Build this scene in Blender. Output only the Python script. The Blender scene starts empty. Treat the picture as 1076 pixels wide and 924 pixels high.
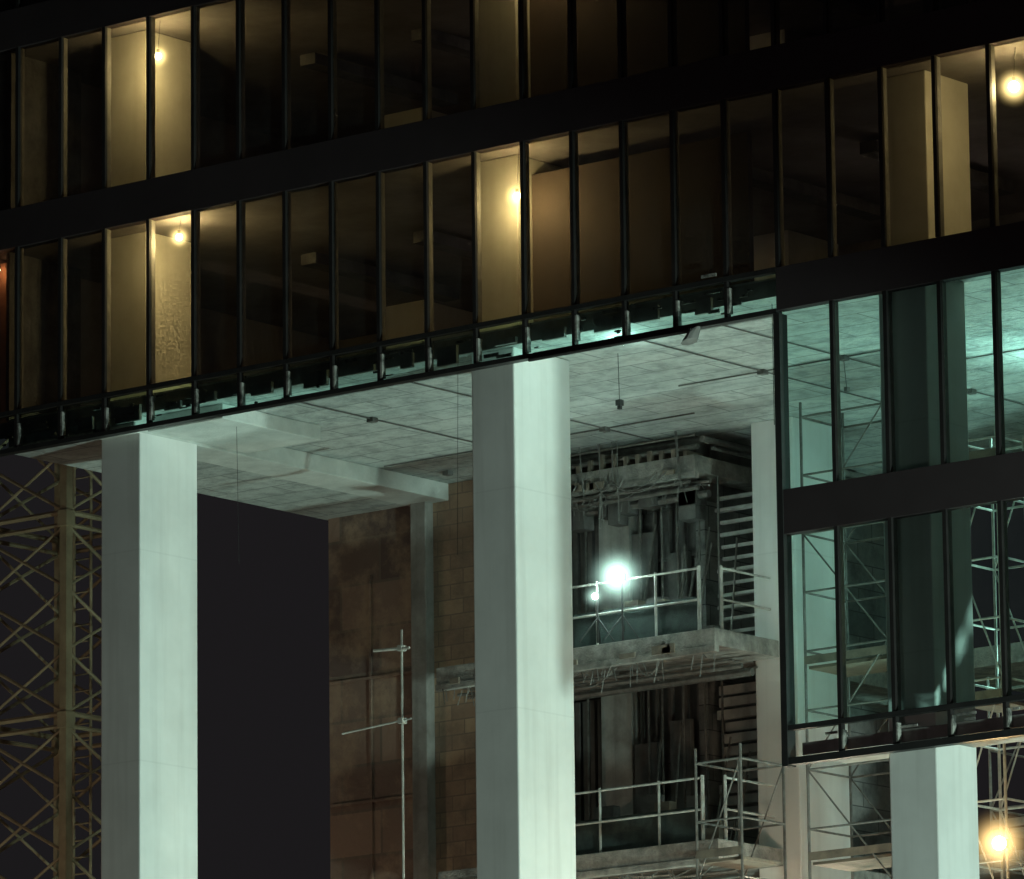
import bpy, math, random
from mathutils import Vector, Matrix
random.seed(7)
ZB=24.278; H=3.6625; M=1.05
scene=bpy.context.scene
scene.view_settings.view_transform='Standard'
scene.view_settings.look='None'; scene.view_settings.exposure=0

# ---------------------------------------------------------------- materials
def new_mat(name):
    m=bpy.data.materials.new(name); m.use_nodes=True
    nt=m.node_tree; nt.nodes.clear()
    out=nt.nodes.new('ShaderNodeOutputMaterial')
    return m,nt,out
def N(nt,t,**kw):
    n=nt.nodes.new(t)
    for k,v in kw.items():
        if k in n.inputs: n.inputs[k].default_value=v
        else: setattr(n,k,v)
    return n
def c4(c): return (c[0],c[1],c[2],1)
def surf(name,col,col2=None,rough=.8,scale=1.5,stretch=(1,1,1),bump=.15,metal=0.,detail=4,lo=.3,hi=.7,streak=0.0,streakcol=(.1,.09,.08),joint=0,spec=.4):
    m,nt,out=new_mat(name)
    b=N(nt,'ShaderNodeBsdfPrincipled'); b.inputs['Roughness'].default_value=rough; b.inputs['Metallic'].default_value=metal
    b.inputs['Specular IOR Level'].default_value=spec
    tc=N(nt,'ShaderNodeTexCoord'); mp=N(nt,'ShaderNodeMapping'); mp.inputs['Scale'].default_value=stretch
    nt.links.new(tc.outputs['Object'],mp.inputs['Vector'])
    no=N(nt,'ShaderNodeTexNoise',Scale=scale,Detail=detail,Roughness=.65); nt.links.new(mp.outputs[0],no.inputs['Vector'])
    mr=N(nt,'ShaderNodeMapRange'); mr.inputs[1].default_value=lo; mr.inputs[2].default_value=hi
    nt.links.new(no.outputs['Fac'],mr.inputs[0])
    mx=N(nt,'ShaderNodeMix',data_type='RGBA'); mx.inputs[6].default_value=c4(col); mx.inputs[7].default_value=c4(col2 or [x*.7 for x in col])
    nt.links.new(mr.outputs[0],mx.inputs[0])
    last=mx.outputs[2]
    if streak>0:
        mp2=N(nt,'ShaderNodeMapping'); mp2.inputs['Scale'].default_value=(5,5,.25); nt.links.new(tc.outputs['Object'],mp2.inputs['Vector'])
        n2=N(nt,'ShaderNodeTexNoise',Scale=1.0,Detail=4); nt.links.new(mp2.outputs[0],n2.inputs['Vector'])
        m2=N(nt,'ShaderNodeMapRange'); m2.inputs[1].default_value=.5; m2.inputs[2].default_value=.8; m2.inputs[4].default_value=streak
        nt.links.new(n2.outputs['Fac'],m2.inputs[0])
        x2=N(nt,'ShaderNodeMix',data_type='RGBA'); nt.links.new(m2.outputs[0],x2.inputs[0]); nt.links.new(last,x2.inputs[6]); x2.inputs[7].default_value=c4(streakcol)
        last=x2.outputs[2]
    if joint>0:   # horizontal casting joints every 'joint' metres
        sp=N(nt,'ShaderNodeSeparateXYZ'); nt.links.new(tc.outputs['Object'],sp.inputs[0])
        pp=N(nt,'ShaderNodeMath',operation='PINGPONG'); nt.links.new(sp.outputs[2],pp.inputs[0]); pp.inputs[1].default_value=joint
        lt=N(nt,'ShaderNodeMath',operation='LESS_THAN'); nt.links.new(pp.outputs[0],lt.inputs[0]); lt.inputs[1].default_value=.014
        ml=N(nt,'ShaderNodeMath',operation='MULTIPLY'); nt.links.new(lt.outputs[0],ml.inputs[0]); ml.inputs[1].default_value=.13
        x3=N(nt,'ShaderNodeMix',data_type='RGBA'); nt.links.new(ml.outputs[0],x3.inputs[0]); nt.links.new(last,x3.inputs[6]); x3.inputs[7].default_value=(.3,.29,.28,1)
        last=x3.outputs[2]
    nt.links.new(last,b.inputs['Base Color'])
    if bump>0:
        n3=N(nt,'ShaderNodeTexNoise',Scale=scale*8,Detail=3); nt.links.new(mp.outputs[0],n3.inputs['Vector'])
        bp=N(nt,'ShaderNodeBump',Strength=bump,Distance=.03); nt.links.new(n3.outputs['Fac'],bp.inputs['Height']); nt.links.new(bp.outputs[0],b.inputs['Normal'])
    nt.links.new(b.outputs[0],out.inputs[0])
    return m
def brickmat(name,c1,c2,mort,bw,bh,axes='xy',msize=.01,rough=.8,noisecol=(.2,.2,.2),noiseamt=.5,nscale=1.2,scale=1.0,bump=.3,lo=.42,hi=.68):
    m,nt,out=new_mat(name)
    b=N(nt,'ShaderNodeBsdfPrincipled'); b.inputs['Roughness'].default_value=rough
    tc=N(nt,'ShaderNodeTexCoord')
    sp=N(nt,'ShaderNodeSeparateXYZ'); nt.links.new(tc.outputs['Object'],sp.inputs[0])
    cb=N(nt,'ShaderNodeCombineXYZ')
    ad=N(nt,'ShaderNodeMath',operation='ADD'); nt.links.new(sp.outputs[0],ad.inputs[0]); nt.links.new(sp.outputs[1],ad.inputs[1])
    if axes=='xy': nt.links.new(sp.outputs[0],cb.inputs[0]); nt.links.new(sp.outputs[1],cb.inputs[1])
    else: nt.links.new(ad.outputs[0],cb.inputs[0]); nt.links.new(sp.outputs[2],cb.inputs[1])
    br=N(nt,'ShaderNodeTexBrick'); br.inputs['Scale'].default_value=scale
    br.inputs['Brick Width'].default_value=bw; br.inputs['Row Height'].default_value=bh; br.inputs['Mortar Size'].default_value=msize
    br.inputs['Mortar Smooth'].default_value=.3
    br.inputs['Color1'].default_value=c4(c1); br.inputs['Color2'].default_value=c4(c2); br.inputs['Mortar'].default_value=c4(mort)
    nt.links.new(cb.outputs[0],br.inputs['Vector'])
    no=N(nt,'ShaderNodeTexNoise',Scale=nscale,Detail=5,Roughness=.7); nt.links.new(tc.outputs['Object'],no.inputs['Vector'])
    mr=N(nt,'ShaderNodeMapRange'); mr.inputs[1].default_value=lo; mr.inputs[2].default_value=hi; mr.inputs[4].default_value=noiseamt
    nt.links.new(no.outputs['Fac'],mr.inputs[0])
    mx=N(nt,'ShaderNodeMix',data_type='RGBA'); nt.links.new(mr.outputs[0],mx.inputs[0]); nt.links.new(br.outputs['Color'],mx.inputs[6]); mx.inputs[7].default_value=c4(noisecol)
    nt.links.new(mx.outputs[2],b.inputs['Base Color'])
    n3=N(nt,'ShaderNodeTexNoise',Scale=9.,Detail=4); nt.links.new(tc.outputs['Object'],n3.inputs['Vector'])
    bp=N(nt,'ShaderNodeBump',Strength=bump,Distance=.04); nt.links.new(n3.outputs['Fac'],bp.inputs['Height']); nt.links.new(bp.outputs[0],b.inputs['Normal'])
    nt.links.new(b.outputs[0],out.inputs[0])
    return m
def glass(name,tint,gl=1.0,dirt=.02,gr=.03):
    m,nt,out=new_mat(name)
    t=N(nt,'ShaderNodeBsdfTransparent'); t.inputs[0].default_value=c4(tint)
    g=N(nt,'ShaderNodeBsdfGlossy'); g.inputs['Roughness'].default_value=gr; g.inputs[0].default_value=(gl,gl,gl,1)
    d=N(nt,'ShaderNodeBsdfDiffuse'); d.inputs[0].default_value=(.5,.46,.42,1)
    fr=N(nt,'ShaderNodeFresnel'); fr.inputs[0].default_value=1.5
    tc=N(nt,'ShaderNodeTexCoord'); no=N(nt,'ShaderNodeTexNoise',Scale=.8,Detail=6,Roughness=.75); nt.links.new(tc.outputs['Object'],no.inputs[0])
    mr=N(nt,'ShaderNodeMapRange'); mr.inputs[1].default_value=.4; mr.inputs[2].default_value=.8; mr.inputs[3].default_value=dirt*.3; mr.inputs[4].default_value=dirt*2
    nt.links.new(no.outputs['Fac'],mr.inputs[0])
    a=N(nt,'ShaderNodeMixShader'); nt.links.new(fr.outputs[0],a.inputs[0]); nt.links.new(t.outputs[0],a.inputs[1]); nt.links.new(g.outputs[0],a.inputs[2])
    a2=N(nt,'ShaderNodeMixShader'); nt.links.new(mr.outputs[0],a2.inputs[0]); nt.links.new(a.outputs[0],a2.inputs[1]); nt.links.new(d.outputs[0],a2.inputs[2])
    nt.links.new(a2.outputs[0],out.inputs[0]); return m
def emis(name,col,s):
    m,nt,out=new_mat(name); e=N(nt,'ShaderNodeEmission'); e.inputs[0].default_value=c4(col); e.inputs[1].default_value=s
    nt.links.new(e.outputs[0],out.inputs[0])
    m.cycles.emission_sampling='NONE'; return m
def lamp_bloom(name,col,s):   # lens bloom imitated by an emissive ball round the lamp, fading outwards
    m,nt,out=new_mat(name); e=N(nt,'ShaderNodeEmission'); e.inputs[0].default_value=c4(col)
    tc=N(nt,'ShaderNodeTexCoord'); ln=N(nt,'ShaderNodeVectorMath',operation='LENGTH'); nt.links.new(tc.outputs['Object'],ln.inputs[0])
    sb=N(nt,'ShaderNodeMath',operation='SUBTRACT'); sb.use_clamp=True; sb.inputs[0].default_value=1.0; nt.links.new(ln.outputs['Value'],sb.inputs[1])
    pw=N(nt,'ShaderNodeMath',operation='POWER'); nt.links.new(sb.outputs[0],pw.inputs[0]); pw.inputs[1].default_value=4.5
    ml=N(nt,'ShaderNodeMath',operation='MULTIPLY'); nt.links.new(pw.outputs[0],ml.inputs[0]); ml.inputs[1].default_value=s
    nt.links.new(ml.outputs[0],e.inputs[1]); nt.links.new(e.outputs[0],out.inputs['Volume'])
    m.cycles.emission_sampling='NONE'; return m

m_pillar=surf('painted_concrete',(.72,.72,.70),(.60,.60,.58),rough=.75,scale=.6,bump=.08,streak=.34,streakcol=(.40,.38,.36),joint=1.85)
m_conc=surf('raw_concrete',(.34,.33,.31),(.18,.17,.16),scale=1.3,bump=.4,streak=.5)
m_pier=surf('pier_concrete',(.50,.49,.46),(.28,.27,.25),scale=1.6,bump=.4,streak=.5)
m_dconc=surf('dark_concrete',(.16,.155,.15),(.07,.065,.06),scale=1.6,bump=.4,streak=.5,streakcol=(.04,.04,.04))
m_slab=surf('slab_concrete',(.34,.32,.29),(.12,.115,.11),scale=3.5,bump=.7,streak=.4)
m_soffit=brickmat('plaster_soffit',(.45,.48,.46),(.37,.40,.385),(.15,.16,.155),2.1,.7,'xy',.018,noisecol=(.19,.205,.20),noiseamt=.8,nscale=2.8,bump=.9)
m_soffit2=surf('beam_plaster',(.58,.60,.57),(.42,.44,.42),scale=2,bump=.3)
m_brown=brickmat('brown_block_wall',(.30,.20,.15),(.11,.075,.068),(.17,.13,.105),1.9,.85,'xz',.03,noisecol=(.44,.31,.21),noiseamt=.8,nscale=1.3,bump=.5,lo=.47,hi=.70)
m_orange=brickmat('ochre_brick_wall',(.42,.29,.19),(.30,.20,.14),(.22,.16,.12),.6,.28,'xz',.015,noisecol=(.18,.13,.10),noiseamt=.85,nscale=1.5,bump=.4)
m_block=brickmat('grey_block_wall',(.24,.235,.225),(.14,.14,.135),(.05,.05,.05),.9,.45,'xz',.012,noisecol=(.06,.06,.058),noiseamt=.85,nscale=1.8)
m_int=surf('interior_plaster',(.26,.235,.22),(.15,.135,.125),scale=.9,bump=.1)
m_part=surf('brown_partition',(.090,.064,.047),(.058,.044,.036),scale=.7,bump=.1)
m_opart=surf('orange_partition',(.34,.18,.10),(.24,.12,.07),scale=.7,bump=.1)
m_span=surf('dark_spandrel',(.050,.038,.041),(.038,.029,.031),rough=.75,scale=.4,bump=.0,spec=.1)
m_cap=surf('black_mullion_cap',(.026,.022,.022),(.015,.013,.013),rough=.6,scale=3,bump=0,spec=.2)
m_mull=surf('aluminium_mullion',(.24,.23,.21),(.13,.125,.12),rough=.5,scale=3,bump=.0,metal=.2)
m_dark=surf('dark_metal',(.03,.028,.028),(.018,.018,.018),rough=.5,scale=3,bump=0,spec=.3)
m_steel=surf('scaffold_steel',(.19,.185,.175),(.09,.08,.07),rough=.5,scale=6,bump=0,metal=.3)
m_rail=surf('white_rail_paint',(.48,.48,.45),(.25,.24,.22),rough=.5,scale=5,bump=0)
m_crane=surf('crane_faded_paint',(.42,.345,.215),(.26,.205,.13),rough=.6,scale=2,bump=0)
m_plank=surf('scaffold_plank',(.20,.17,.13),(.10,.085,.07),scale=3,stretch=(1,6,6))
m_net=surf('debris_mesh',(.045,.065,.06),(.02,.03,.03),scale=5,bump=.3)
m_bracket=surf('galvanised_bracket',(.34,.325,.30),(.05,.048,.045),rough=.6,scale=5,bump=0,lo=.4,hi=.6)
m_board=surf('formwork_board',(.22,.18,.14),(.10,.085,.07),scale=3)
m_ground=surf('site_ground',(.09,.08,.065),(.045,.042,.04),scale=.25,bump=.4)
m_blocker=surf('grey_blocker_panel',(.10,.10,.10),(.07,.07,.07),scale=1,bump=.05,rough=.95,spec=.05)
m_gl=glass('tinted_glass',(.60,.57,.53),.5,.04)
m_gl2=glass('clear_glass',(.70,.97,.93),.25,.02,.10)
m_bulbw=emis('lamp_warm_glow',(1,.90,.55),40); m_bulbc=emis('lamp_cool_glow',(.88,1,.95),40); m_bulbs=emis('lamp_sodium_glow',(1,.82,.45),30)
m_bloomw=lamp_bloom('warm_lamp_bloom',(1,.76,.30),80); m_bloomc=lamp_bloom('cool_lamp_bloom',(.62,1,.85),13); m_blooms=lamp_bloom('sodium_lamp_bloom',(1,.66,.25),15)

# ---------------------------------------------------------------- mesh tools
class B:
    def __init__(s): s.v=[];s.f=[]
    def box(s,x0,x1,y0,y1,z0,z1):
        n=len(s.v)
        s.v+=[(x0,y0,z0),(x1,y0,z0),(x1,y1,z0),(x0,y1,z0),(x0,y0,z1),(x1,y0,z1),(x1,y1,z1),(x0,y1,z1)]
        s.f+=[(n,n+3,n+2,n+1),(n+4,n+5,n+6,n+7),(n,n+1,n+5,n+4),(n+1,n+2,n+6,n+5),(n+2,n+3,n+7,n+6),(n+3,n,n+4,n+7)]; return s
    def quad(s,a,b,c,d):
        n=len(s.v); s.v+=[a,b,c,d]; s.f.append((n,n+1,n+2,n+3)); return s
    def tube(s,a,b,r=.025,k=6):
        a=Vector(a);b=Vector(b);d=(b-a).normalized()
        u=d.cross(Vector((0,0,1)) if abs(d.z)<.9 else Vector((1,0,0))).normalized(); w=d.cross(u)
        n=len(s.v)
        for p in(a,b):
            for i in range(k):
                t=2*math.pi*i/k; q=p+u*(r*math.cos(t))+w*(r*math.sin(t)); s.v.append(tuple(q))
        for i in range(k):
            j=(i+1)%k; s.f.append((n+i,n+j,n+k+j,n+k+i))
        s.f.append(tuple(n+i for i in range(k))[::-1]); s.f.append(tuple(n+k+i for i in range(k))); return s
    def path(s,pts,r,k=5):
        for a,b in zip(pts,pts[1:]): s.tube(a,b,r,k)
    def sphere(s,c,r,ku=12,kv=8):
        n=len(s.v)
        for j in range(kv+1):
            ph=math.pi*j/kv
            for i in range(ku):
                t=2*math.pi*i/ku; s.v.append((c[0]+r*math.sin(ph)*math.cos(t),c[1]+r*math.sin(ph)*math.sin(t),c[2]+r*math.cos(ph)))
        for j in range(kv):
            for i in range(ku):
                a=n+j*ku+i;b=n+j*ku+(i+1)%ku; s.f.append((a,a+ku,b+ku,b))
        return s
    def obj(s,name,mat,parent=None,bevel=0):
        me=bpy.data.meshes.new(name); me.from_pydata(s.v,[],s.f); me.update(); me.materials.append(mat)
        o=bpy.data.objects.new(name,me); scene.collection.objects.link(o)
        if parent: o.parent=parent
        if bevel:
            md=o.modifiers.new('bevel','BEVEL'); md.width=bevel; md.segments=2
        return o
def empty(name):
    e=bpy.data.objects.new(name,None); e.empty_display_size=.3; scene.collection.objects.link(e); return e
def lamp_pt(name,loc,power,col,parent,size=.06):
    l=bpy.data.lights.new(name,'POINT'); l.energy=power; l.color=col; l.shadow_soft_size=size
    o=bpy.data.objects.new(name,l); o.location=loc; scene.collection.objects.link(o); o.parent=parent; return o
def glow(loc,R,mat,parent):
    o=B().sphere((0,0,0),1.0,20,12).obj('lamp_bloom_ball',mat,parent); o.location=loc; o.scale=(R,R,R); return o  # glowing ball put round the bulb as lens bloom, not real dust

# ---------------------------------------------------------------- building
bld=empty('unfinished_office_building')
XL=-3.15; XR=33.6; DEP=16.0
ks=range(-3,33)
PX=[8.4*k for k in range(0,5)]
p=B()
for i,x in enumerate(PX):
    top=ZB+.02 if i==0 else ZB+.30
    p.box(x-.37,x+.55,.3,1.4 if i>=2 else 1.8,0,top)
    if i>=1 : p.box(x-.37,x+.55,8.05,9.55,0,ZB+.30)
p.obj('lower_pillars',m_pillar,bld,.025)
pu=B()
for lv in range(0,4):
    for x in PX:
        z0=ZB+(.6 if lv==0 else lv*H+.4); z1=ZB+(lv+1)*H
        pu.box(x-.42,x+.45,.58,1.78,z0,z1)
        pu.box(x-.37,x+.55,8.05,9.55,z0,z1)
pu.obj('upper_pillars',surf('cream_pillar_paint',(.66,.63,.53),(.53,.5,.42),scale=.8,bump=.05,streak=.25,streakcol=(.38,.35,.29)),bld,.02)
B().box(-2.45,XR,.14,DEP,ZB+.3,ZB+.6).obj('soffit_slab',m_soffit,bld)
b=B(); b.box(-2.448,-.375,.142,8.9,ZB+.003,ZB+.299); b.obj('soffit_edge_strip',m_soffit,bld)
b=B(); b.box(-.372,.55,.144,8.9,ZB-.02,ZB+.299)
b.box(.553,2.3,.5,3.1,ZB+.03,ZB+.298)
b.obj('soffit_beams',m_soffit2,bld,.015)
# conduits, junction boxes and cables fixed under the soffit
b=B()
for (xa,ya,xb,yb) in ((3.4,.8,3.4,8.2),(5.9,1.2,5.9,8.0),(10.9,1.3,10.9,9.8),(12.6,.9,12.6,12.0),(9.1,4.6,14.4,4.6),(.8,6.6,7.9,6.6),(14.0,6.1,19,6.1)):
    b.tube((xa,ya,ZB+.275),(xb,yb,ZB+.275),.014,5)
for (x,y) in ((3.4,3.2),(5.9,5.1),(10.9,4.6),(12.6,4.6),(5.9,6.6),(3.4,6.6),(12.6,8.3),(1.3,7.8),(7.1,2.9)):
    b.box(x-.07,x+.07,y-.07,y+.07,ZB+.22,ZB+.298)
for (x,y,L) in ((5.9,5.1,.35),(12.6,4.6,.5),(3.4,6.6,.25),(7.1,2.9,.3),(11.7,6.9,.55)):
    b.tube((x,y,ZB+.24),(x+.05,y,ZB+.24-L),.008,4); b.box(x+.02,x+.09,y-.04,y+.04,ZB+.18-L,ZB+.25-L)
b.obj('soffit_conduits_and_boxes',m_dconc,bld)
b=B()
for lv in range(1,4): b.box(-3.1,XR,.16,DEP,ZB+lv*H,ZB+lv*H+.4)
b.obj('upper_floor_slabs',m_int,bld)
b=B()
for lv in range(0,4):
    z0=ZB+(.603 if lv==0 else lv*H+.403); z1=ZB+(lv+1)*H-.003
    b.box(-3.1,XR,9.7,9.85,z0,z1)
    b.box(-3.09,-2.95,.4,9.6,z0,z1)
b.obj('interior_back_walls',m_int,bld)
b=B()
for lv in (0,1,2):
    z0=ZB+(.602 if lv==0 else lv*H+.402); z1=ZB+(lv+1)*H-.30
    b.box(8.86,13.4,.95,1.07,z0,z1)
b.obj('partition_walls',m_part,bld)
b=B(); b.box(-3.06,-2.52,.42,.52,ZB+.602,ZB+H-.1)
b.obj('corner_partition_wall',m_opart,bld)
b=B(); b.box(-2.515,-2.44,.14,2.0,ZB+.602,ZB+H-.002); b.box(-2.515,-2.44,.165,2.0,ZB+H+.402,ZB+2*H-.002); b.obj('corner_room_walls',m_dconc,bld)
b=B()
for lv in (0,1):
    z1=ZB+(lv+1)*H
    for x in (1.6,4.2,6.6,11.2,13.9,19.6,22):
        b.box(x,x+.35,3.4,7.4,z1-.32,z1-.12)
b.obj('ceiling_ducts',m_dconc,bld)
b=B()
for lv in (1,2,3): b.box(XL,XR,-.06,.13,ZB+lv*H,ZB+lv*H+.72)
b.box(14.68,XR,-.06,.13,ZB,ZB+.70)
b.box(14.68,XR,-.06,.13,ZB-H,ZB-H+.72)
b.obj('spandrel_bands',m_span,bld)
b=B(); b.box(XL,14.675,-.07,.1,ZB-.05,ZB+.03); b.box(XL,14.675,-.065,.06,ZB+.63,ZB+.71)
b.box(14.68,XR,-.07,.1,ZB-2*H-.05,ZB-2*H+.06); b.box(14.68,XR,-.065,.06,ZB-2*H+.50,ZB-2*H+.58)
b.box(14.62,14.74,-.078,.14,ZB-2*H-.07,ZB-.06)
b.obj('facade_edge_rails',m_dark,bld)
b=B(); c=B()
for k in ks:
    x=k*M
    segs=[(ZB+(.712 if lv==0 else lv*H+.722),ZB+(lv+1)*H-.002) for lv in (0,1,2)]
    if k>14: segs+=[(ZB-H+.722,ZB-.002),(ZB-2*H+.582,ZB-H-.002)]
    for z0,z1 in segs:
        c.box(x-.035,x+.035,-.05,.012,z0,z1); b.box(x-.028,x+.028,.013,.12,z0,z1)
b.obj('mullion_boxes',m_mull,bld); c.obj('mullion_caps',m_cap,bld)
b=B(); c=B()
for k in ks:
    x=k*M
    if k<=14:
        c.box(x-.03,x+.03,-.05,.05,ZB+.032,ZB+.628)
        j=random.uniform(-.06,.06)
        b.box(x+.035,x+.075,-.05,.05,ZB+.08+j,ZB+.50+j)
    else:
        c.box(x-.03,x+.03,-.05,.05,ZB-2*H+.062,ZB-2*H+.498)
        b.box(x+.035,x+.065,-.05,.05,ZB-2*H+.1,ZB-2*H+.4)
b.obj('mullion_brackets',m_bracket,bld); c.obj('lower_mullions',m_cap,bld)
b=B(); b.box(-2.9,14.6,.125,.138,ZB+.28,ZB+.56)
for i in range(15):
    x=-2.0+i*M+random.uniform(0,.3)
    b.box(x,x+random.uniform(.2,.65),.05,.12,ZB+.30+random.uniform(-.18,.02),ZB+.36+random.uniform(0,.12))
b.box(14.9,XR,.1,1.3,ZB-2*H+.1,ZB-2*H+.3)
b.obj('exposed_slab_edge',m_conc,bld)
b=B()
for i in range(60):
    x=random.uniform(-2.5,14.2); z=ZB+random.uniform(.05,.5)
    b.box(x,x+random.uniform(.05,.35),.03,.06,z,z+random.uniform(.015,.06))
b.box(13.2,13.5,-.1,-.08,ZB+.74,ZB+.79)
for i in range(10):
    x=random.uniform(15,22); z=ZB-2*H+random.uniform(.3,.4); b.box(x,x+random.uniform(.1,.4),.03,.05,z,z+.04)
b.obj('fixing_plates',m_bracket,bld)
g=B(); g2=B()
def pane(G,x0,x1,z0,z1):
    a=random.uniform(-.006,.006); c=random.uniform(-.006,.006)
    G.quad((x0,.012+a,z0),(x1,.012-a,z0),(x1,.012-a+c,z1),(x0,.012+a+c,z1))
for k in list(ks)[:-1]:
    x0=k*M+.036; x1=(k+1)*M-.036
    for lv in (0,1,2): pane(g,x0,x1,ZB+(.712 if lv==0 else lv*H+.722),ZB+(lv+1)*H-.002)
    if 14<=k<=18:
        pane(g2,x0,x1,ZB-H+.722,ZB-.002); pane(g2,x0,x1,ZB-2*H+.582,ZB-H-.002)
    if k<=13: pane(g2,x0,x1,ZB+.032,ZB+.628)
g.obj('facade_glass',m_gl,bld); g2.obj('clear_facade_glass',m_gl2,bld)
b=B()  # added out-of-view panels, keep the flood light off the third pillar
for k in range(19,32):
    b.box(k*M+.036,(k+1)*M-.036,-.03,.04,ZB-H+.722,ZB-.002); b.box(k*M+.036,(k+1)*M-.036,-.03,.04,ZB-2*H+.582,ZB-H-.002)
b.obj('added_light_blockers',m_blocker,bld)

# ---- inner core with balconies
YC=8.7
b=B(); b.box(-2.35,-.2,YC,YC+6,0,ZB+.295); b.obj('brown_wall',m_brown,bld)
b=B(); b.box(.175,3.0,YC+.02,YC+6,0,ZB+.294); b.obj('ochre_wall',m_orange,bld)
b=B(); b.box(-.197,.172,YC-.2,YC+.3,0,ZB+.293); b.obj('concrete_post',m_conc,bld,.02)
b=B()
for z in (3.1,5.4,7.9,10.2): b.box(-2.3,-.21,YC-.05,YC-.002,ZB-z-.05,ZB-z)
b.box(-1.35,-1.30,YC-.04,YC-.002,0,ZB-1.2)
b.obj('wall_ledger_strips',m_brown,bld)
b=B(); b.box(3.003,6.5,YC+.35,YC+6.5,0,ZB+.292)
b.box(6.3,6.5,YC-.02,YC+.346,0,ZB-.8)
b.obj('core_walls',m_block,bld)
b=B(); b.box(4.15,4.85,YC-.1,YC+.346,0,ZB-.8); b.obj('core_piers',m_pier,bld,.01)
b=B()
for lv in range(0,7):
    zt=ZB-.8 if lv==0 else ZB-lv*H-.35; zb=ZB-(lv+1)*H
    if zb<0: break
    for i in range(6):
        x=3.1+i*.17; b.box(x,x+.1,YC+.05,YC+.2,zb+.05,zt-.1)
    for i in range(4):
        x=4.95+i*.34; b.box(x,x+.04,YC+.02,YC+.1,zb+.05,zt-.05)
    for z in (.9,1.9): b.box(4.9,6.28,YC+.03,YC+.12,zb+z,zb+z+.05)
    b.box(4.9,6.28,YC+.25,YC+.34,zb+.01,zt-.01)
b.obj('core_shutters',m_dconc,bld)
sl=B(); rail=B(); net=B(); clut=B(); brd=B(); drk=B()
for lv in range(0,6):
    th=.3
    if lv==0:
        zt=ZB-.16; x0=3.4; x1=7.0; y0=7.75
        sl.box(x0,x1,y0,YC-.03,zt-th,zt); sl.box(6.51,x1-.001,YC-.03,YC+5,zt-th+.002,zt-.002)
        # beam stack, joists and ducts packed between this slab and the soffit
        drk.box(x0,x1-.35,y0+.5,YC-.035,zt+.002,ZB+.296); drk.box(6.515,x1-.2,YC-.03,YC+5,zt+.003,ZB+.2955)
        for i in range(13):
            x=x0+.1+i*.27; brd.box(x,x+.08,y0+.02,y0+.49,zt+.003,zt+random.uniform(.08,.3))
        for q,z,r_q in ((.12,.16,.05),(.3,.30,.07),(.05,.36,.025)): clut.tube((x0,y0+q,zt+z),(x1,y0+q,zt+z),r_q,8)
        clut.tube((7.1,y0+.1,zt+.28),(7.1,YC+4,zt+.28),.06,8); clut.tube((7.25,y0+.2,zt+.1),(7.25,YC+4,zt+.1),.03,6)
        for i in range(9):
            x=random.uniform(x0,7.2); clut.tube((x,y0-.06,ZB+.29),(x+random.uniform(-.1,.1),y0-.06,zt-th-random.uniform(.1,.8)),.012,4)
        for i in range(5):
            xa=random.uniform(x0,6.0); xb=xa+random.uniform(.6,1.3); s_=random.uniform(.15,.35)
            clut.path([(xa+(xb-xa)*t/8,y0-.08,zt-th+.05-s_*4*(t/8)*(1-t/8)) for t in range(9)],.014,4)
        for i in range(8):
            x=random.uniform(3.6,6.4); drk.box(x,x+random.uniform(.15,.5),YC-.5,YC-.2,zt-th-random.uniform(.35,.8),zt-th-.13)
    else:
        zt=ZB-lv*H; x0=2.35; x1=8.6; y0=6.15
        sl.box(x0,8.6,6.15,8.0,zt-th,zt); sl.box(x0,7.99,8.0,YC-.03,zt-th+.001,zt-.001); sl.box(6.51,7.99,YC-.03,YC+5,zt-th+.002,zt-.002)
    sl.box(x0,x1+.02,y0-.03,y0+.10,zt-th-.12,zt-th-.002)
    for i in range(9):
        x=random.uniform(x0,x1-.5); brd.box(x,x+random.uniform(.1,.4),y0-.08,y0-.04,zt-th-random.uniform(.0,.06),zt-th+random.uniform(.05,.12))
    for i in range(40):
        x=random.uniform(x0,x1-.1); y=random.uniform(y0-.05,y0+.4); clut.tube((x,y,zt-th-.1),(x+random.uniform(-.12,.12),y,zt-th-random.uniform(.2,.5)),.010,4)
    for i in range(14):
        x=random.uniform(x0,x1-.6); y=random.uniform(y0+.2,8.3); clut.tube((x,y,zt-th-.12),(x+random.uniform(.5,1.2),y+random.uniform(-.3,.3),zt-th-random.uniform(.1,.2)),.03,5)
    yy=min(y0+1.2,8.3)
    for q,rr_ in ((0,.07),(-.3,.045),(-.55,.03)): clut.tube((x0+.2,yy+q,zt-th-.32-q*.25),(x1-.1,yy+q,zt-th-.32-q*.25),rr_,8)
    for i in range(6):
        xa=random.uniform(x0,x1-1.2); xb=xa+random.uniform(.5,1.2); s_=random.uniform(.1,.3); y=y0+random.uniform(.0,.6)
        clut.path([(xa+(xb-xa)*t/8,y,zt-th-.1-s_*4*(t/8)*(1-t/8)) for t in range(9)],.010,4)
    zf=ZB-(lv+1)*H
    for i in range(10):
        x=3.2+i*.42+random.uniform(-.1,.1)
        if not 4.0<x<5.0: clut.tube((x,YC-.25,zf),(x,YC-.25,zt-th),.022,6)
    for x,w in ((3.05,.22),(4.95,.5),(5.75,.45)):
        drk.box(x,x+w,YC-.16,YC-.04,zf+.02,zf+random.uniform(1.9,2.7))
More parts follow.
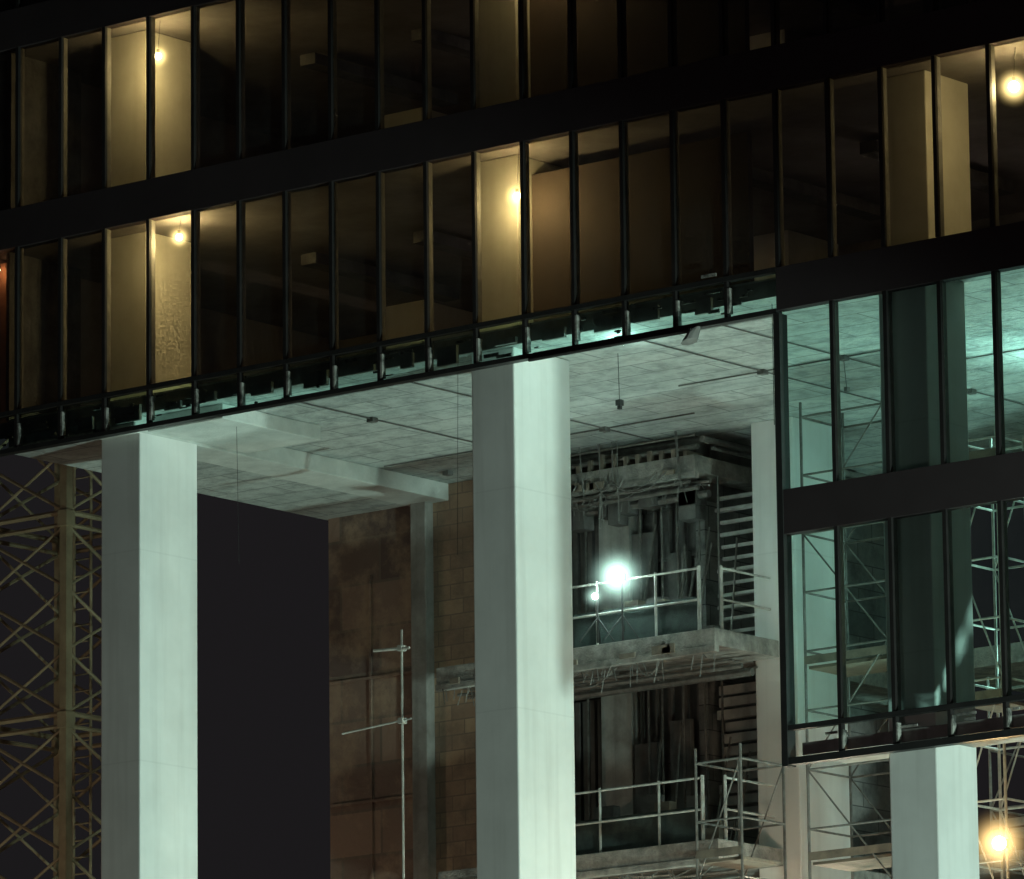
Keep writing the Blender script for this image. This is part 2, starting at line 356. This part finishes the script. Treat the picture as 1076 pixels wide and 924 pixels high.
    if lv>0:
        ye=6.25
        for z in (.55,1.1): rail.tube((x0+1.0,ye,zt+z),(8.2,ye,zt+z),.022)
        x=x0+1.0
        while x<8.1: rail.tube((x,ye,zt),(x,ye,zt+1.14),.024); x+=1.3
        rail.tube((8.2,ye,zt),(8.2,ye,zt+1.14),.035); rail.tube((8.5,6.5,zt),(8.5,6.5,zt+1.14),.03)
        for z in(.55,1.1): rail.tube((8.5,6.5,zt+z),(8.5,7.9,zt+z),.022)
        net.box(4.4,8.15,ye+.05,ye+.06,zt+.02,zt+.62)
        for i in range(18):
            x=random.uniform(x0+.4,7.6); h=random.uniform(.15,1.1); y=random.uniform(6.6,7.8); (brd if i%2 else drk).box(x,x+random.uniform(.1,.5),y,y+.2,zt+.002,zt+h)
        for i in range(7):   # leaning tubes and boards
            x=random.uniform(5.0,7.6); clut.tube((x,8.0,zt),(x+random.uniform(-.2,.2),8.5,zt+random.uniform(1.4,2.6)),.02,5)
sl.obj('balcony_slabs',m_slab,bld,.01); rail.obj('balcony_railings',m_rail,bld); net.obj('railing_mesh',m_net,bld)
clut.obj('service_pipes_and_bars',m_steel,bld); brd.obj('formwork_boards',m_board,bld); drk.obj('formwork_panels',m_dconc,bld)
b=B()
for lv in (0,1,2):
    z=ZB-lv*H-(.75 if lv==0 else .5)
    for i in range(12):
        zz=z-i*.22; b.box(6.6+random.uniform(0,.2),7.9,8.75+random.uniform(0,.1),8.9,zz-(.16 if lv==1 else .06),zz)
b.obj('side_cladding_boards',m_pier,bld)
b=B(); b.box(9.6,XR,DEP-.6,DEP,0,ZB+.29)
for x in (12.6,16.4,20.6): b.box(x,x+.5,12.6,DEP-.62,0,ZB+.288)
b.obj('rear_wing_wall',m_dconc,bld)
b=B()
for lv in range(1,6):
    b.box(9.7,XR,11.0,DEP-.61,ZB-lv*H-.35,ZB-lv*H)
b.box(17.9,XR,4.2,10.9,ZB-2*H-.9,ZB-2*H-.55); b.box(17.9,XR,4.2,4.6,ZB-2*H-1.5,ZB-2*H-.902)
b.box(17.9,XR,6.2,10.9,ZB-3*H-.9,ZB-3*H-.45)
b.box(9.7,16.0,6.2,10.9,ZB-3*H-.9,ZB-3*H-.45)
b.obj('rear_wing_slabs',m_slab,bld)
b=B()
for lv in range(0,5):
    for i in range(10):
        x=9.9+i*1.9+random.uniform(-.3,.3); w=random.uniform(.5,1.2)
        b.box(x,x+w,DEP-.7,DEP-.603,ZB-(lv+1)*H+.02,ZB-(lv+1)*H+random.uniform(1.6,2.8))
b.obj('rear_wing_openings',m_dark,bld)

# ---------------------------------------------------------------- scaffolds
def scaffold(x0,x1,y0,y1,z0,z1,step=1.0,rungs=True,mat=m_steel,r=.025,decks=()):
    e=empty('scaffold_tower'); b=B()
    for x in(x0,x1):
        for y in(y0,y1): b.tube((x,y,z0),(x,y,z1),r)
    z=z1-.25; i=0
    while z>z0+.3:
        for y in(y0,y1): b.tube((x0,y,z),(x1,y,z),r*.8)
        for x in(x0,x1): b.tube((x,y0,z),(x,y1,z),r*.8)
        if i%2==0 and z-2*step>z0:
            f=i//2%2
            for y in(y0,y1):
                b.tube((x0 if f else x1,y,z),(x1 if f else x0,y,z-2*step),r*.6)
        z-=step; i+=1
    b.obj('frames',mat,e)
    d=B()
    for z in decks: d.box(x0+.03,x1-.03,y0+.05,y1-.05,z-.05,z)
    if decks: d.obj('deck_boards',m_plank,e)
    t=B()
    for z in decks: t.box(x0,x1,y0-.035,y0-.03,z+.02,z+.16)
    if decks: t.obj('toe_boards',m_board,e)
    return e
scaffold(9.4,10.35,4.5,5.7,0,ZB-6.05,1.0,decks=(ZB-7.95,ZB-10))
scaffold(11.75,13.45,4.5,5.7,0,ZB-.4,1.0,decks=(ZB-4.9,ZB-8.2))
scaffold(13.7,14.8,7.0,8.2,0,ZB-5.0,1.0,decks=(ZB-7.6,))
scaffold(15.0,15.8,4.4,5.4,0,ZB-1.3,1.,decks=(ZB-1.9,ZB-5.9),mat=m_rail)
scaffold(16.0,17.2,4.9,6.1,0,ZB-1.5,1.,decks=(ZB-3.9,),mat=m_rail)
e=empty('scaffold_pole'); b=B()
b.tube((2.94,4.5,0),(2.94,4.5,ZB-3.25),.022); b.tube((2.3,4.5,ZB-3.55),(3.15,4.46,ZB-3.6),.028); b.tube((1.55,4.5,ZB-4.95),(3.15,4.5,ZB-4.85),.018)
for z in(3.58,4.87): b.box(2.89,2.99,4.43,4.57,ZB-z-.05,ZB-z+.05)
b.obj('tubes_and_couplers',m_rail,e)

# ---------------------------------------------------------------- crane mast
e=empty('tower_crane_mast'); b=B()
cx0,cy0=-10.25,10.0; w=2.3
cs=[(cx0,cy0),(cx0-w,cy0),(cx0-w,cy0+w),(cx0,cy0+w)]
for (x,y) in cs: b.box(x-.09,x+.09,y-.09,y+.09,0,ZB+14)
sec=4.0
zs=[ZB+1.35+sec*i for i in range(-6,4)]
for z in zs:
    if z<0: continue
    for i in range(4):
        a=cs[i];c=cs[(i+1)%4]
        b.tube((*a,z),(*c,z),.055); b.tube((*a,z-.25),(*c,z-.25),.045)
        for j in range(3):
            za=z+.0+j*(sec-.25)/3; zb_=za+(sec-.25)/3
            if zb_>ZB+14: continue
            b.tube((*a,za),(*c,zb_),.036); b.tube((*c,za),(*a,zb_),.03)
    b.tube((*cs[0],z),(*cs[2],z),.04)
    for q in cs: b.box(q[0]-.12,q[0]+.12,q[1]-.12,q[1]+.12,z-.3,z+.02)
b.obj('lattice',m_crane,e)
b=B()
lx,ly=cx0-.9,cy0+1.2
for dx in(0,.45): b.tube((lx+dx,ly,0),(lx+dx,ly,ZB+14),.03)
z=.5
while z<ZB+14: b.tube((lx,ly,z),(lx+.45,ly,z),.018,4); z+=.33
b.obj('ladder',m_crane,e)

# ---------------------------------------------------------------- lamps
WARM=(1,.80,.36); COOL=(.62,1,.88); SOD=(1,.66,.28)
def work_or_fill_lamp(loc,power,col,bulb,r=.09,ceil=None,bloom=0):
    e=empty('work_or_fill_lamp')
    B().sphere(loc,r).obj('bulb',bulb,e)
    c=B(); x,y,z=loc
    c.tube((x,y,z+r),(x,y,z+r+.06),.03,8)
    if ceil: c.tube((x,y,z+r+.06),(x+.03,y+.02,ceil),.005,4)
    c.obj('holder_and_flex',m_dark,e)
    if bloom: glow(loc,bloom,m_bloomw,e)
    lamp_pt('light',loc,power,col,e,r*1.1); return e
work_or_fill_lamp((1.5,.27,ZB+3.33),520,WARM,m_bulbw,.06,ZB+H,.32)
work_or_fill_lamp((1.0,.28,ZB+6.68),430,WARM,m_bulbw,.06,ZB+2*H,.32)
work_or_fill_lamp((9.08,.28,ZB+2.85),320,WARM,m_bulbw,.06,ZB+H,.32)
work_or_fill_lamp((9.5,.4,ZB+2*H-.3),110,WARM,m_bulbw,.06,ZB+2*H)
work_or_fill_lamp((19.1,.38,ZB+3.02),360,WARM,m_bulbw,.09,ZB+H,.42)
work_or_fill_lamp((-2.8,.25,ZB+3.4),22,(1,.50,.22),m_bulbw,.02,ZB+H)  # small orange lamp added to light the corner partition
work_or_fill_lamp((5.6,5.5,ZB+H-.9),65,(1,.85,.76),m_bulbw,.02,ZB+H)  # hidden fill lamp added to lift the dark room
work_or_fill_lamp((5.6,5.5,ZB+2*H-.9),65,(1,.85,.76),m_bulbw,.02,ZB+2*H)  # same added fill, storey above
work_or_fill_lamp((14.5,5.0,ZB+H-.95),75,(1,.85,.76),m_bulbw,.02,ZB+H)  # added fill lamp deep in the right-hand bays
def flood(loc,power,col,bulb,base_z,s=.16,bloom=None,R=.5):
    e=empty('site_floodlight'); x,y,z=loc
    b=B(); b.box(x-s*.6,x+s*.6,y+s*.6,y+s*1.1,z-s*.5,z+s*.5); b.tube((x,y+s*.9,base_z),(x,y+s*.9,z-s*.5),.022)
    for a in (0,2.1,4.2): b.tube((x,y+s*.9,base_z+.45),(x+.35*math.cos(a),y+s*.9+.35*math.sin(a),base_z),.015)
    b.obj('housing_and_stand',m_dark,e,.01)
    B().sphere((x,y,z),s*.8,16,10).obj('lens',bulb,e)
    if bloom: glow((x,y-.02,z),R,bloom,e)
    lamp_pt('light',(x,y,z),power,col,e,s*.85); return e
flood((6.6,6.02,ZB-H+1.12),640,COOL,m_bulbc,ZB-H,.13,m_bloomc,.75)
flood((6.12,5.98,ZB-H+.82),60,COOL,m_bulbc,ZB-H,.07,m_bloomc,.32)
flood((15.5,6.7,ZB-1.0),1900,COOL,m_bulbc,ZB-1.9,.10)
flood((15.4,6.7,ZB-4.9),1900,COOL,m_bulbc,ZB-5.9,.10)
flood((16.62,3.0,ZB-8.5),800,SOD,m_bulbs,ZB-10.5,.14,m_blooms,.75)
flood((10.9,6.3,ZB-9.3),1300,(1,.82,.60),m_bulbs,0,.12)
flood((5.6,5.2,ZB-9.6),600,(1,.74,.45),m_bulbs,0,.12)
flood((14.2,2.6,ZB-12.3),2600,(1,.68,.42),m_bulbs,0,.15)
e=empty('soffit_hotspot_lamp'); B().sphere((10.75,.95,ZB+.2),.035).obj('bulb',m_bulbc,e)  # added lamp, stands in for a glossy hot spot on the soffit
b=B(); b.box(10.65,10.85,.85,1.05,ZB+.25,ZB+.298); b.obj('base_plate',m_dark,e); lamp_pt('light',(10.75,.95,ZB+.08),30,COOL,e,.04)
e=empty('facade_spotlight'); b=B()
b.tube((12.95,-.1,ZB-.05),(12.95,-.1,ZB-.12),.03)
n=10
def ring(c,r): return [(c[0]+r*math.cos(2*math.pi*i/n)*.9,c[1]+r*math.sin(2*math.pi*i/n),c[2]+.25*r*math.cos(2*math.pi*i/n)) for i in range(n)]
rr=[ring((13.1,-.1,ZB-.06),.06),ring((13.02,-.1,ZB-.14),.12),ring((12.94,-.1,ZB-.27),.15)]
st=len(b.v)
for q in rr: b.v+=q
for j in range(2):
    for i in range(n): b.f.append((st+j*n+i,st+j*n+(i+1)%n,st+(j+1)*n+(i+1)%n,st+(j+1)*n+i))
b.f.append(tuple(st+i for i in range(n))); b.f.append(tuple(st+2*n+i for i in range(n)))
b.obj('housing',m_dconc,e)
b=B(); b.tube((9.6,-.1,ZB-.09),(12.95,-.1,ZB-.09),.035); b.obj('conduit',m_dark,e)
e=empty('hanging_cables'); b=B()
b.tube((9.9,1.9,ZB+.3),(9.92,1.9,ZB-.5),.008,4); b.tube((14.1,.6,ZB+.3),(14.1,.6,ZB-1.7),.008,4); b.tube((7.5,.6,ZB+.3),(7.45,.6,ZB-3.0),.005,4)
b.tube((2.0,1.2,ZB+.1),(2.05,1.2,ZB-2.4),.005,4)
b.box(9.87,9.97,1.85,1.95,ZB-.60,ZB-.5); b.box(9.89,9.95,1.87,1.93,ZB-.66,ZB-.60)
b.obj('cables',m_dark,e)

def tower(FX,tgt,power,col,angle,blend=.35,size=.35):
    FX=Vector(FX); tgt=Vector(tgt); e=empty('site_light_tower'); h=(tgt-FX); h.z=0; h.normalize()
    b=B(); q=FX-h*(size+.4)
    b.box(q.x-.12,q.x+.12,q.y-.12,q.y+.12,0,FX.z); b.box(q.x-.9,q.x+.9,q.y-.9,q.y+.9,0,.3)
    b.box(q.x-.3,q.x+.3,q.y-.3,q.y+.3,max(FX.z-.4,.3),FX.z+.3); b.obj('mast_and_head',m_dark,e)
    l=bpy.data.lights.new('flood','SPOT'); l.energy=power; l.color=col; l.spot_size=math.radians(angle); l.spot_blend=blend; l.shadow_soft_size=size
    o=bpy.data.objects.new('flood',l); o.location=FX+h*.2; scene.collection.objects.link(o); o.parent=e
    o.rotation_euler=(tgt-FX).to_track_quat('-Z','Y').to_euler()
tower((47,-8.6,5.5),(7,3,13.5),44000,(.70,1,.87),44,.35,1.1)
tower((13.2,3.2,1.6),(7.5,4.5,24),9000,(.66,1,.86),95,.6,.3)
e=empty('crane_fill_lamp'); b=B(); b.tube((28,-30,0),(28,-30,9),.09,10); b.tube((28,-30,9),(27,-29,9.6),.06,8); b.box(26.5,27.1,-29.3,-28.8,9.5,9.7); b.obj('pole_and_head',m_dark,e)
lamp_pt('light',(26.8,-29,9.35),1100,(1,.76,.70),e,.2)
e=empty('crane_fill_lamp'); b=B(); b.tube((-15,-4,0),(-15,-4,8),.09,10); b.box(-15.3,-14.7,-4.2,-3.8,8,8.2); b.obj('pole_and_head',m_dark,e)
lamp_pt('light',(-15,-4,7.8),3900,(1,.79,.56),e,.2)  # unseen lamp added near the crane to light its mast

# ---------------------------------------------------------------- ground & world
B().quad((-1500,-1500,0),(1500,-1500,0),(1500,1500,0),(-1500,1500,0)).obj('ground',m_ground)
w_=bpy.data.worlds.new('World'); scene.world=w_; w_.use_nodes=True; nt=w_.node_tree; nt.nodes.clear()
out=nt.nodes.new('ShaderNodeOutputWorld'); sky=nt.nodes.new('ShaderNodeTexSky'); sky.sky_type='NISHITA'; sky.sun_disc=False
sky.sun_elevation=math.radians(-4); sky.sun_rotation=math.radians(200)
bg=nt.nodes.new('ShaderNodeBackground'); bg.inputs[1].default_value=.003; nt.links.new(sky.outputs[0],bg.inputs[0])
bg2=nt.nodes.new('ShaderNodeBackground'); bg2.inputs[0].default_value=(.0105,.0096,.0106,1); bg2.inputs[1].default_value=1
ad=nt.nodes.new('ShaderNodeAddShader'); nt.links.new(bg.outputs[0],ad.inputs[0]); nt.links.new(bg2.outputs[0],ad.inputs[1]); nt.links.new(ad.outputs[0],out.inputs[0])
l=bpy.data.lights.new('moonlight','SUN'); l.energy=.02; l.angle=math.radians(.5); l.color=(.8,.88,1)
o=bpy.data.objects.new('moonlight',l); scene.collection.objects.link(o); o.rotation_euler=(math.radians(50),0,math.radians(20))

# ---------------------------------------------------------------- camera
yaw,pit,roll=-0.68095,0.19971,-0.01151
fw=Vector((math.sin(yaw)*math.cos(pit),math.cos(yaw)*math.cos(pit),math.sin(pit)))
r_=Vector((math.cos(yaw),-math.sin(yaw),0)); u=r_.cross(fw)
r2=r_*math.cos(roll)+u*math.sin(roll); u2=-r_*math.sin(roll)+u*math.cos(roll)
cam=bpy.data.cameras.new('camera'); co=bpy.data.objects.new('camera',cam); scene.collection.objects.link(co)
mt=Matrix((( r2.x,u2.x,-fw.x),(r2.y,u2.y,-fw.y),(r2.z,u2.z,-fw.z))).to_4x4(); mt.translation=Vector((75.46251,-81.85929,1.6)); co.matrix_world=mt
cam.sensor_fit='HORIZONTAL'; cam.sensor_width=36; cam.lens=6829.31/1076*36; cam.clip_end=4000; cam.clip_start=.5
scene.camera=co
